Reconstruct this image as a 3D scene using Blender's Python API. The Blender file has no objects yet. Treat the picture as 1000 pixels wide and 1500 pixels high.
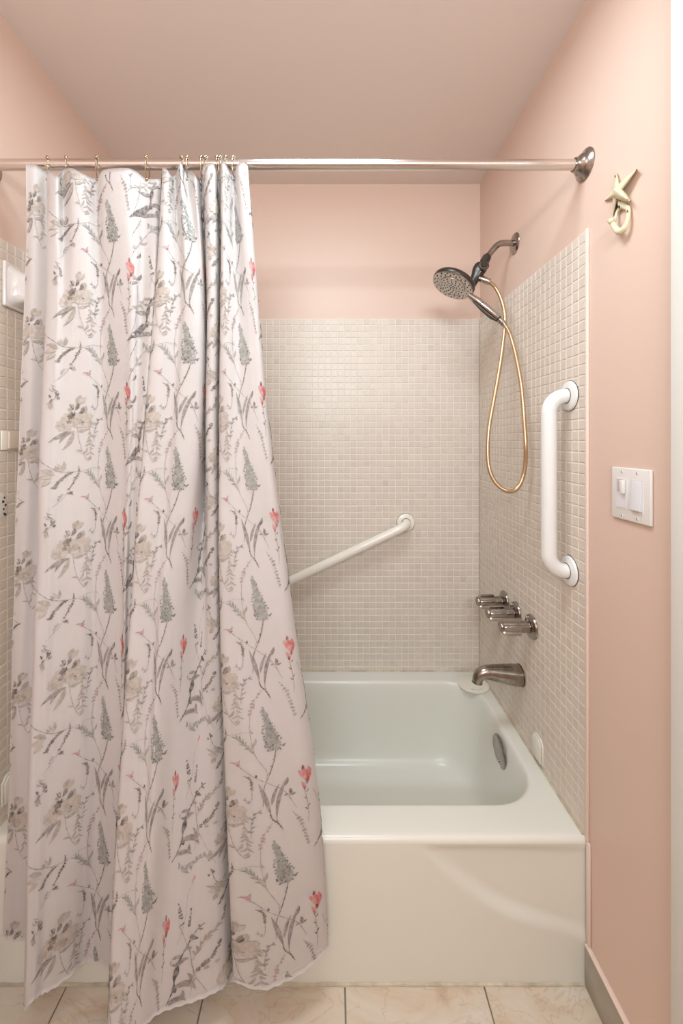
import bpy, bmesh, math, random
import numpy as np
from mathutils import Vector, Matrix
PI = math.pi
scn = bpy.context.scene
col = scn.collection
F, CX, CY, CZ = 602.0, 487.0, 646.0, 1.375      # lens in pixels, optical axis, eye height

# ---------------------------------------------------------------- room sizes (metres)
XR, XL, YB, ZC = 0.646, -0.876, 1.80, 2.50
YT = 1.04                                        # front of the tub
TT = 0.006                                       # tile thickness
RIM = 0.37

# ---------------------------------------------------------------- helpers
def tag(o, label=None, cat=None, group=None, kind=None):
    if label: o['label'] = label
    if cat: o['category'] = cat
    if group: o['group'] = group
    if kind: o['kind'] = kind
    return o

def srgb(r, g, b):
    f = lambda c: (c/255/12.92) if c/255 <= 0.04045 else ((c/255+0.055)/1.055)**2.4
    return (f(r), f(g), f(b), 1)

def mat(name, rgb, rough=0.5, metal=0.0, spec=0.5, bump=0.0, bscale=50, vary=0.0, vscale=5, coat=0.0, attr=None, sss=0):
    m = bpy.data.materials.new(name); m.use_nodes = True
    nt = m.node_tree; b = nt.nodes['Principled BSDF']
    c = srgb(*rgb)
    b.inputs['Base Color'].default_value = c
    b.inputs['Roughness'].default_value = rough
    b.inputs['Metallic'].default_value = metal
    b.inputs['Specular IOR Level'].default_value = spec
    b.inputs['Coat Weight'].default_value = coat
    b.inputs['Coat Roughness'].default_value = 0.08
    tc = nt.nodes.new('ShaderNodeTexCoord')
    src = None
    if attr:
        a = nt.nodes.new('ShaderNodeAttribute'); a.attribute_name = attr; src = a.outputs['Color']
    if vary > 0:
        n = nt.nodes.new('ShaderNodeTexNoise'); n.inputs['Scale'].default_value = vscale
        n.inputs['Detail'].default_value = 5
        nt.links.new(tc.outputs['Object'], n.inputs['Vector'])
        r = nt.nodes.new('ShaderNodeMapRange')
        r.inputs['From Min'].default_value = .3; r.inputs['From Max'].default_value = .7
        r.inputs['To Min'].default_value = 1-vary; r.inputs['To Max'].default_value = 1+vary*.4
        nt.links.new(n.outputs['Fac'], r.inputs['Value'])
        mx = nt.nodes.new('ShaderNodeMix'); mx.data_type = 'RGBA'; mx.blend_type = 'MULTIPLY'
        mx.inputs[0].default_value = 1
        if src: nt.links.new(src, mx.inputs[6])
        else: mx.inputs[6].default_value = c
        nt.links.new(r.outputs['Result'], mx.inputs[7]); src = mx.outputs[2]
    if src: nt.links.new(src, b.inputs['Base Color'])
    if bump > 0:
        n2 = nt.nodes.new('ShaderNodeTexNoise'); n2.inputs['Scale'].default_value = bscale
        n2.inputs['Detail'].default_value = 3
        nt.links.new(tc.outputs['Object'], n2.inputs['Vector'])
        bp = nt.nodes.new('ShaderNodeBump'); bp.inputs['Strength'].default_value = bump
        bp.inputs['Distance'].default_value = 0.002
        nt.links.new(n2.outputs['Fac'], bp.inputs['Height'])
        nt.links.new(bp.outputs['Normal'], b.inputs['Normal'])
    return m

def mesh_obj(name, V, Fc, m, parent=None, smooth=True, colors=None, mats=None, midx=None, sharp=None):
    """link V/Fc (world coordinates) as one mesh object; local origin at its base or at the parent's"""
    V = np.asarray(V, float).reshape(-1, 3)
    if parent is not None:
        org = PLOC[parent.name]
    else:
        lo, hi = V.min(0), V.max(0)
        org = np.array([(lo[0]+hi[0])/2, (lo[1]+hi[1])/2, lo[2]])
    me = bpy.data.meshes.new(name)
    me.from_pydata((V-org).tolist(), [], [list(map(int, f)) for f in Fc])
    if mats:
        for mm in mats: me.materials.append(mm)
        if midx is not None: me.polygons.foreach_set('material_index', midx)
    else:
        me.materials.append(m)
    if smooth: me.polygons.foreach_set('use_smooth', [True]*len(me.polygons))
    if colors is not None:
        ca = me.color_attributes.new('tone', 'FLOAT_COLOR', 'POINT')
        ca.data.foreach_set('color', np.asarray(colors, np.float32).ravel())
    me.validate(); me.update()
    if smooth and sharp:
        me.set_sharp_from_angle(angle=math.radians(sharp))
    o = bpy.data.objects.new(name, me); col.objects.link(o)
    if parent is not None:
        o.parent = parent
    else:
        o.location = org
    PLOC[o.name] = org
    return o
PLOC = {}

def empty(name, loc):
    o = bpy.data.objects.new(name, None); col.objects.link(o)
    o.location = loc; o.empty_display_size = 0.05
    PLOC[o.name] = np.array(loc, float)
    return o

class MB:
    def __init__(s): s.V = []; s.F = []
    def add(s, V, Fc):
        n = len(s.V); s.V += [tuple(v) for v in V]; s.F += [tuple(i+n for i in f) for f in Fc]; return s
    def box(s, x0, x1, y0, y1, z0, z1, bev=0.0, seg=2, M=None):
        bm = bmesh.new(); bmesh.ops.create_cube(bm, size=1)
        for v in bm.verts:
            v.co = Vector((x0+(v.co.x+.5)*(x1-x0), y0+(v.co.y+.5)*(y1-y0), z0+(v.co.z+.5)*(z1-z0)))
        if bev > 0: bmesh.ops.bevel(bm, geom=bm.edges[:], offset=bev, segments=seg, profile=.5, affect='EDGES')
        if M is not None: bmesh.ops.transform(bm, matrix=M, verts=bm.verts)
        bm.verts.index_update()
        s.add([v.co[:] for v in bm.verts], [[v.index for v in f.verts] for f in bm.faces]); bm.free(); return s
    def prism(s, pts, axis, a, b, bev=0.0):
        """polygon pts (2-D) extruded along axis 'x' (pts=(y,z)) from a to b"""
        bm = bmesh.new()
        def mk(p, t): return (t, p[0], p[1]) if axis == 'x' else ((p[0], t, p[1]) if axis == 'y' else (p[0], p[1], t))
        A = [bm.verts.new(mk(p, a)) for p in pts]; B = [bm.verts.new(mk(p, b)) for p in pts]
        bm.faces.new(A); bm.faces.new(B[::-1])
        n = len(pts)
        for i in range(n): bm.faces.new((A[i], B[i], B[(i+1) % n], A[(i+1) % n]))
        bmesh.ops.recalc_face_normals(bm, faces=bm.faces)
        if bev > 0: bmesh.ops.bevel(bm, geom=bm.edges[:], offset=bev, segments=2, profile=.5, affect='EDGES')
        bm.verts.index_update()
        s.add([v.co[:] for v in bm.verts], [[v.index for v in f.verts] for f in bm.faces]); bm.free(); return s
    def lathe(s, prof, org, axis, n=48, mod=None, up=None):
        """prof = [(h, r)...] along axis; mod(h, ang) scales the radius"""
        a = Vector(axis).normalized(); u = Vector(up) if up else (Vector((0, 0, 1)) if abs(a.z) < .9 else Vector((0, 1, 0)))
        e1 = (u - a*u.dot(a)).normalized(); e2 = a.cross(e1)
        o = Vector(org); V = []; Fc = []
        for h, r in prof:
            for k in range(n):
                t = 2*PI*k/n; rr = max(r, 1e-5)*(mod(h, t) if mod else 1)
                V.append((o+a*h+e1*math.cos(t)*rr+e2*math.sin(t)*rr)[:])
        for i in range(len(prof)-1):
            for k in range(n):
                Fc.append((i*n+k, i*n+(k+1) % n, (i+1)*n+(k+1) % n, (i+1)*n+k))
        Fc.append(tuple(range(n))[::-1]); Fc.append(tuple((len(prof)-1)*n+k for k in range(n)))
        return s.add(V, Fc)
    def tube(s, pts, rad, n=16, sub=6, cap=True, flat=1.0):
        P = catmull(pts, sub) if sub > 1 else [Vector(p) for p in pts]
        m = len(P)
        if isinstance(rad, (int, float)): R = [rad]*m
        else: R = list(np.interp(np.linspace(0, 1, m), np.linspace(0, 1, len(rad)), rad))
        T = [(P[min(i+1, m-1)]-P[max(i-1, 0)]).normalized() for i in range(m)]
        u = Vector((0, 0, 1)) if abs(T[0].z) < .9 else Vector((0, 1, 0))
        e = (u-T[0]*u.dot(T[0])).normalized(); V = []; Fc = []
        for i in range(m):
            e = (e-T[i]*e.dot(T[i])).normalized(); f = T[i].cross(e)
            for k in range(n):
                t = 2*PI*k/n
                V.append((P[i]+e*math.cos(t)*R[i]*flat+f*math.sin(t)*R[i])[:])
        for i in range(m-1):
            for k in range(n):
                Fc.append((i*n+k, i*n+(k+1) % n, (i+1)*n+(k+1) % n, (i+1)*n+k))
        if cap:
            Fc.append(tuple(range(n))[::-1]); Fc.append(tuple((m-1)*n+k for k in range(n)))
        return s.add(V, Fc)
    def ball(s, c, r, sc=(1, 1, 1), n=16):
        pr = [(-r*math.cos(PI*i/10), r*math.sin(PI*i/10)) for i in range(11)]
        k = len(s.V); s.lathe(pr, (0, 0, 0), (0, 0, 1), n)
        for i in range(k, len(s.V)):
            v = s.V[i]; s.V[i] = (v[0]*sc[0]+c[0], v[1]*sc[1]+c[1], v[2]*sc[2]+c[2])
        return s
    def build(s, name, m, parent=None, smooth=True, sharp=35, **k):
        return mesh_obj(name, s.V, s.F, m, parent, smooth, sharp=sharp, **k)

def catmull(pts, sub):
    P = [Vector(p) for p in pts]
    if len(P) < 3: return [P[0].lerp(P[-1], i/sub) for i in range(sub+1)]
    Q = [P[0]*2-P[1]]+P+[P[-1]*2-P[-2]]; out = []
    for i in range(1, len(Q)-2):
        for k in range(sub):
            t = k/sub; a, b, c, d = Q[i-1], Q[i], Q[i+1], Q[i+2]
            out.append(.5*((2*b)+(c-a)*t+(2*a-5*b+4*c-d)*t*t+(3*b-a-3*c+d)*t**3))
    out.append(P[-1]); return out

def pt(u, v, y):            # where a sight line through (u, v) meets the upright plane at distance y
    return ((u-CX)/F*y, y, CZ-(v-CY)/F*y)
def wr(u, v, off=0.0):      # ... meets the right-hand wall, standing off it
    x = XR-off; y = x*F/(u-CX); return (x, y, CZ-(v-CY)/F*y)

# ---------------------------------------------------------------- materials
M_wall = mat('pink_wall_paint', (229, 200, 183), .42, bump=.12, bscale=160, spec=.4)
M_ceil = mat('ceiling_paint', (240, 224, 216), .7, bump=.08, bscale=120, spec=.2)
M_grout = mat('light_grout', (244, 232, 220), .8, bump=.2, bscale=400)
M_tile = mat('glazed_mosaic', (214, 203, 188), .34, spec=.4, attr='tone')
M_bull = mat('tile_edge_paint', (240, 218, 204), .4)
M_tub = mat('tub_enamel', (237, 235, 224), .28, spec=.5, bump=.03, bscale=9, coat=.1)
M_caulk = mat('old_caulk', (212, 200, 176), .6, vary=.3, vscale=30)
M_white = mat('white_trim_paint', (236, 232, 224), .4, bump=.05, bscale=40)
M_base = mat('stone_baseboard_tile', (176, 166, 150), .35, vary=.15, vscale=14)
M_chrome = mat('chrome', (184, 178, 173), .13, metal=1.0, bump=.06, bscale=60)
M_chrome2 = mat('worn_chrome', (166, 158, 150), .22, metal=1.0, bump=.2, bscale=90, vary=.25, vscale=60)
M_rod = mat('steel_rod', (214, 206, 200), .22, metal=1.0, bump=.04, bscale=30)
M_dark = mat('dark_bronze_plastic', (66, 60, 54), .3, metal=.5)
M_nozz = mat('black_nozzle_rubber', (32, 30, 30), .5)
M_hose = None
M_gw = mat('white_enamelled_steel', (240, 238, 234), .22, coat=.4)
M_gw2 = mat('cream_enamelled_steel', (248, 240, 228), .25, coat=.4)
M_plas = mat('white_plastic', (236, 230, 224), .3)
M_plas2 = mat('white_rocker_plastic', (232, 228, 230), .28)
M_screw = mat('screw_slot_shadow_grey', (120, 110, 100), .4, metal=.6)
M_cream = mat('cream_plastic', (244, 238, 224), .4)
M_cer = mat('white_glazed_ceramic', (236, 230, 226), .12, coat=.6)
M_brass = mat('antique_nickel', (170, 150, 125), .25, metal=1.0)
M_shell = mat('cream_painted_cast_iron', (226, 214, 180), .45, bump=.3, bscale=120, vary=.1, vscale=60)
M_rust = mat('rust_showing_through_paint', (120, 70, 30), .7)
M_black = mat('black_fleck', (26, 24, 22), .6)
M_slot = mat('recess_grey', (186, 180, 162), .6)

def hose_material():
    m = mat('brushed_gold_hose', (212, 186, 152), .30, metal=1.0)
    return m
M_hose = hose_material()

def floor_material():
    m = bpy.data.materials.new('marble_look_floor_tile'); m.use_nodes = True
    nt = m.node_tree; b = nt.nodes['Principled BSDF']; b.inputs['Roughness'].default_value = .3
    tc = nt.nodes.new('ShaderNodeTexCoord')
    n1 = nt.nodes.new('ShaderNodeTexNoise'); n1.inputs['Scale'].default_value = 5; n1.inputs['Detail'].default_value = 8
    n1.inputs['Distortion'].default_value = 1.2; n1.inputs['Roughness'].default_value = .62
    mp = nt.nodes.new('ShaderNodeMapping'); mp.inputs['Rotation'].default_value = (0, 0, .6); mp.inputs['Scale'].default_value = (1, 2.4, 1)
    nt.links.new(tc.outputs['Object'], mp.inputs['Vector']); nt.links.new(mp.outputs['Vector'], n1.inputs['Vector'])
    r = nt.nodes.new('ShaderNodeValToRGB'); nt.links.new(n1.outputs['Fac'], r.inputs['Fac'])
    e = r.color_ramp.elements
    e[0].position = .3; e[0].color = srgb(206, 182, 156); e[1].position = .72; e[1].color = srgb(226, 216, 202)
    x = e.new(.45); x.color = srgb(220, 202, 180); x = e.new(.55); x.color = srgb(222, 208, 190)
    w = nt.nodes.new('ShaderNodeTexNoise'); w.inputs['Scale'].default_value = 3; w.inputs['Detail'].default_value = 6
    w.inputs['Distortion'].default_value = 2.5; nt.links.new(mp.outputs['Vector'], w.inputs['Vector'])
    v = nt.nodes.new('ShaderNodeValToRGB'); nt.links.new(w.outputs['Fac'], v.inputs['Fac'])
    q = v.color_ramp.elements; q[0].position = .488; q[0].color = (1, 1, 1, 1); q[1].position = .512; q[1].color = (1, 1, 1, 1)
    k = q.new(.5); k.color = (.86, .80, .74, 1)
    mx = nt.nodes.new('ShaderNodeMix'); mx.data_type = 'RGBA'; mx.blend_type = 'MULTIPLY'; mx.inputs[0].default_value = .8
    nt.links.new(r.outputs['Color'], mx.inputs[6]); nt.links.new(v.outputs['Color'], mx.inputs[7])
    nt.links.new(mx.outputs[2], b.inputs['Base Color'])
    return m
M_floor = floor_material()
M_fgrout = mat('grey_floor_grout', (138, 128, 116), .8)

# ---------------------------------------------------------------- room shell
YF = -1.5                                                      # wall behind the viewer
t = .1
for nm, b in (('wall_back', (XL-t, XR+t, YB, YB+t, 0, ZC)), ('wall_left', (XL-t, XL, YF, YB, 0, ZC)),
              ('wall_right', (XR, XR+t, YF, YB, 0, ZC)), ('wall_front', (XL-t, XR+t, YF-t, YF, 0, ZC))):
    tag(MB().box(*b).build(nm, M_wall, smooth=False), kind='structure')
# ceiling meets the walls in a small hand-troweled cove
cb = MB().box(XL-t, XR+t, YF-t, YB+t, ZC, ZC+t)
def cove(ax, w, sgn):
    n = 8; R = .035; V = []; Fc = []
    for i in range(n+1):
        a = PI/2*i/n; d = R*(1-math.sin(a)); h = R*(1-math.cos(a))
        for e in (0, 1):
            p = [0, 0, ZC-h]
            if ax == 'x': p[0] = w-sgn*d; p[1] = (YF, YB)[e]
            else: p[1] = w-sgn*d; p[0] = (XL, XR)[e]
            V.append(tuple(p))
    for i in range(n): Fc.append((2*i, 2*i+1, 2*i+3, 2*i+2))
    return V, Fc
tag(cb.build('ceiling', M_ceil, sharp=60), kind='structure')

# floor: large tiles with real grout joints
fl = MB().box(XL-t, XR+t, YF-t, YB+t, -.1, -.004)
V0 = len(fl.F)
P = .351; gx = .031
ft = MB()
for i in range(-4, 4):
    for j in range(-9, 3):
        x0 = gx+i*P+.0018; x1 = gx+(i+1)*P-.0018; y0 = 1.10+j*P+.0018; y1 = 1.10+(j+1)*P-.0018
        x0, x1 = max(x0, XL), min(x1, XR); y0, y1 = max(y0, YF), min(y1, YB)
        if x1-x0 > .01 and y1-y0 > .01: ft.box(x0, x1, y0, y1, -.006, 0, bev=.0012, seg=1)
nF = len(fl.F); fl.add(ft.V, ft.F)
tag(mesh_obj('floor', fl.V, fl.F, None, smooth=False, mats=[M_fgrout, M_floor],
             midx=[0]*nF+[1]*(len(fl.F)-nF)), kind='structure')

# ---------------------------------------------------------------- mosaic tile surround (real little tiles on a grout bed)
rng = np.random.default_rng(5)
TP = .0281
TOP = 1.375+(CY-467)/F*(YB-TT)
def mosaic(name, axis, a0, a1, z0, z1, wall, out, from_hi):
    """axis: 'x' = runs along x on the back wall, 'y' = along y on a side wall. out = direction off the wall"""
    V = []; Fc = []; C = []; g = .0022; bv = .0020
    nu = int((a1-a0)/TP)+1; nv = int((z1-z0)/TP)+1
    h0 = TT*.45; h1 = TT
    def put(a, z, h): return (a, wall+out*h, z) if axis == 'x' else (wall+out*h, a, z)
    for i in range(nu):
        if from_hi: aa, ab = a1-(i+1)*TP, a1-i*TP
        else: aa, ab = a0+i*TP, a0+(i+1)*TP
        aa, ab = max(aa, a0), min(ab, a1)
        if ab-aa < .008: continue
        for j in range(nv):
            zb, zt = z1-(j+1)*TP, z1-j*TP
            zb = max(zb, z0)
            if zt-zb < .006: continue
            ja, jz = rng.normal(0, .0003, 2)
            x0, x1, y0, y1 = aa+g/2+ja, ab-g/2+ja, zb+g/2+jz, zt-g/2+jz
            tx, ty = rng.normal(0, .004, 2); n = len(V)
            for (e, h) in ((0, h0), (bv*.35, h1-.0007), (bv, h1)):
                for (px, pz) in ((x0+e, y0+e), (x1-e, y0+e), (x1-e, y1-e), (x0+e, y1-e)):
                    hh = h+((px-(x0+x1)/2)*tx+(pz-(y0+y1)/2)*ty if e else 0)
                    V.append(put(px, pz, hh))
            k = rng.normal(0, .013); w = rng.normal(0, .004)
            if rng.random() < .03: k -= .04
            base = np.array(srgb(225, 211, 197)[:3])*(1+k*1.3)+np.array([w, 0, -w])*.5
            C += [(*base, 1)]*12
            for r in (0, 1):
                for q in range(4):
                    Fc.append((n+r*4+q, n+r*4+(q+1) % 4, n+r*4+4+(q+1) % 4, n+r*4+4+q))
            Fc.append((n+8, n+9, n+10, n+11))
    nt_ = len(Fc)
    # grout bed
    m = MB(); hb = TT*.74
    lo, hi = sorted((wall, wall+out*hb))
    if axis == 'x': m.box(a0, a1, lo, hi, z0, z1)
    else: m.box(lo, hi, a0, a1, z0, z1)
    n = len(V); V += m.V; Fc += [tuple(i+n for i in f) for f in m.F]; C += [(.8, .74, .68, 1)]*len(m.V)
    o = mesh_obj(name, V, Fc, None, smooth=False, colors=C, mats=[M_tile, M_grout],
                 midx=[0]*nt_+[1]*(len(Fc)-nt_))
    bm = bmesh.new(); bm.from_mesh(o.data); bmesh.ops.recalc_face_normals(bm, faces=bm.faces)
    bm.to_mesh(o.data); bm.free()
    return tag(o, kind='structure')
YE = 1.042                                                     # front end of the side tiling
mosaic('trim_1', 'x', XL+TT, XR-TT, RIM-.004, TOP, YB, -1, True)
mosaic('trim_2', 'y', YE, YB-TT, RIM-.004, TOP, XR, -1, False)
mosaic('trim_3', 'y', YE, YB-TT, RIM-.004, TOP, XL, 1, False)
for i, (w, s) in enumerate(((XR, -1), (XL, 1))):               # painted bullnose down the tiling's front end, on to the floor
    m = MB(); lo, hi = sorted((w, w+s*(TT+.0015)))
    m.box(lo, hi, YE-.009, YE, RIM-.004, TOP+.003, bev=.0025)
    lo, hi = sorted((w, w+s*.007)); m.box(lo, hi, YE-.016, YE-.003, .106, RIM-.004, bev=.003)
    tag(m.build('trim_%d' % (4+i), M_bull), kind='structure')

# baseboards of stone tile with a painted top, right and left
for nm, w, s in (('baseboard_right', XR, -1), ('baseboard_left', XL, 1)):
    m = MB(); lo, hi = sorted((w, w+s*.010))
    m.box(lo, hi, .80, YT-.003, 0, .104, bev=.0012); k = len(m.F)
    if s > 0: m = MB().box(lo, hi, YF, YT-.003, 0, .104, bev=.0012); k = len(m.F)
    lo, hi = sorted((w, w+s*.0115))
    m.box(lo, hi, (.80 if s < 0 else YF), YT-.003, .1035, .108, bev=.001)
    tag(mesh_obj(nm, m.V, m.F, None, mats=[M_base, M_bull], midx=[0]*k+[1]*(len(m.F)-k), sharp=35), kind='structure')
# door casing on the right-hand wall, nearest the viewer
yc = (XR-.02)*F/(981-CX)
m = MB().box(XR-.02, XR, yc-.075, yc, 0, 2.5, bev=.003).box(XR-.028, XR, yc-.09, yc-.07, 0, 2.5, bev=.003)
tag(m.build('trim_6', M_white), kind='structure')

# ---------------------------------------------------------------- bathtub
def rrect(x0, x1, y0, y1, r, z, nx=40, ny=20, nc=12):
    """closed loop, same count for any size; starts at the front-left, runs along the front"""
    P = []
    def seg(a, b, n): return [(a[0]+(b[0]-a[0])*i/n, a[1]+(b[1]-a[1])*i/n) for i in range(n)]
    def arc(cx, cy, a0, n): return [(cx+r*math.cos(a0+PI/2*i/n), cy+r*math.sin(a0+PI/2*i/n)) for i in range(n)]
    P += seg((x0+r, y0), (x1-r, y0), nx); P += arc(x1-r, y0+r, -PI/2, nc)
    P += seg((x1, y0+r), (x1, y1-r), ny); P += arc(x1-r, y1-r, 0, nc)
    P += seg((x1-r, y1), (x0+r, y1), nx); P += arc(x0+r, y1-r, PI/2, nc)
    P += seg((x0, y1-r), (x0, y0+r), ny); P += arc(x0+r, y0+r, PI, nc)
    return [(p[0], p[1], z) for p in P]
OX0, OX1, OY0, OY1 = XL+.001, XR-.001, YT, YB-.001
BX0, BX1, BY0, BY1 = XL+.085, .590, 1.140, 1.716              # mouth of the basin
loops = []
def L(ins, z, r):
    loops.append(rrect(BX0+ins*1.2, BX1-ins, BY0+ins*.8, BY1-ins*.7, r, z))
for ins, z, r in ((.26, .052, .03), (.16, .053, .06), (.105, .056, .10), (.075, .064, .115), (.054, .082, .125), (.042, .11, .13),
                  (.032, .16, .135), (.024, .22, .135), (.016, .28, .135), (.010, .33, .135), (.005, .350, .135), (.001, .362, .137),
                  (-.004, .3685, .14), (-.010, RIM, .142), (-.018, RIM, .14)):
    L(ins, z, r)
loops.append(rrect(OX0+.02, OX1-.012, OY0+.03, OY1-.02, .02, RIM+.0005))
loops.append(rrect(OX0+.01, OX1-.004, OY0+.018, OY1-.008, .012, RIM))
for k in range(1, 7):
    a = PI/2*k/6
    loops.append(rrect(OX0, OX1, OY0+.014*(1-math.sin(a)), OY1, .004, RIM-.0005-.014*(1-math.cos(a))))
N = len(loops[0]); V = [p for lp in loops for p in lp]; Fc = []
for i in range(len(loops)-1):
    for k in range(N): Fc.append((i*N+k, i*N+(k+1) % N, (i+1)*N+(k+1) % N, (i+1)*N+k))
Fc.append(tuple(range(N))[::-1])
# apron, with the sweeping recess under the rim at the right-hand end
SW = np.array([(.215, .37), (.247, .345), (.29, .302), (.333, .262), (.385, .222), (.437, .192), (.49, .172), (.56, .152), (.66, .125)])
def apron_y(x, z):
    d = np.hypot(SW[:, 0]-x, SW[:, 1]-z); i = int(d.argmin())
    zz = np.interp(x, SW[:, 0], SW[:, 1]); inside = z > zz and x > .2
    # signed distance to the sweep
    best = 9
    for a, b in zip(SW[:-1], SW[1:]):
        ab = b-a; tt = min(1, max(0, ((x-a[0])*ab[0]+(z-a[1])*ab[1])/(ab@ab))); q = a+ab*tt
        best = min(best, math.hypot(x-q[0], z-q[1]))
    sd = best if inside else -best
    w = .020
    k = min(1, max(0, (sd+w)/(2*w))); k = k*k*(3-2*k)
    top = min(1, max(0, (.3555-z)/.03)); top = top*top*(3-2*top)
    fade = 1-min(1, max(0, (x-.44)/.22))*.75
    return YT+.013*k*top*fade
nx, nz = 150, 60; b0 = len(V)
for j in range(nz+1):
    for i in range(nx+1):
        x = OX0+(OX1-OX0)*i/nx; z = (RIM-.0145)*(1-j/nz)
        V.append((x, apron_y(x, z), z))
for j in range(nz):
    for i in range(nx):
        a = b0+j*(nx+1)+i; Fc.append((a, a+nx+1, a+nx+2, a+1))
tub = empty('bathtub', ((OX0+OX1)/2, (OY0+OY1)/2, 0))
tag(tub, 'pale grey green enamelled alcove bathtub with a sweeping recess in its apron', 'bathtub')
sh = mesh_obj('tub_shell', V, Fc, M_tub, tub, sharp=80)
# overflow plate
ox, oy, oz = .5785, 1.415, .305
m = MB().lathe([(0, .052), (.004, .053), (.008, .050), (.0095, .044), (.0085, .041), (.0105, .0), ], (ox, oy, oz), (-1, 0, -.06), 48)
ov = m.build('overflow_plate', M_chrome2, tub)
for dz in (.03, -.03):
    MB().lathe([(0, .0045), (.002, .0045), (.003, .003), (.0032, 0)], (ox-.0075, oy, oz+dz), (-1, 0, 0), 16).build('screw', M_chrome, ov)
# caulk bead along the floor and the walls
def bead(pts, r): return MB().tube(pts, r, 8, 1)
cb = MB()
for i in range(60):
    pass
cb.tube([(XL+.002+i*(XR-XL-.004)/60, YT-.001, .001+.0012*math.sin(i*1.7)) for i in range(61)], .0045, 8, 1)
cb.tube([(XL+TT, YB-TT-.001, RIM+.001), (XR-TT, YB-TT-.001, RIM+.001)], .0035, 8, 1)
cb.tube([(XR-TT-.001, YT+.01, RIM+.001), (XR-TT-.001, YB-TT, RIM+.001)], .0035, 8, 1)
cb.tube([(XL+TT+.001, YT+.01, RIM+.001), (XL+TT+.001, YB-TT, RIM+.001)], .0035, 8, 1)
tag(cb.build('trim_7', M_caulk), kind='structure')

# ---------------------------------------------------------------- shower rod
RY, RZ, RR = 1.05, 2.0805, .0135
rod = empty('shower_curtain_rod', (XR-.75, RY, RZ-RR))
tag(rod, 'polished steel shower curtain rod spanning the alcove above the tub', 'curtain rod')
MB().tube([(XL+.003, RY, RZ), (.12, RY, RZ)], RR, 32, 1).build('outer_tube', M_rod, rod)
MB().tube([(.10, RY, RZ), (XR-.003, RY, RZ)], RR-.0008, 32, 1).build('inner_tube', M_rod, rod)
for s, w in ((-1, XR), (1, XL)):
    pr = [(0, .038), (.003, .0385), (.005, .037), (.008, .031), (.011, .0275), (.014, .0265), (.017, .024), (.022, .019), (.026, .0172), (.030, .0165), (.030, .0138)]
    MB().lathe([(h*(1 if s < 0 else .55), r) for h, r in pr], (w, RY, RZ), (s, 0, 0), 48).build('flange', M_chrome2, rod)

# ---------------------------------------------------------------- shower curtain
LZ = np.array([2.065, 1.75, 1.45, .95, .45, .10])
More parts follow.
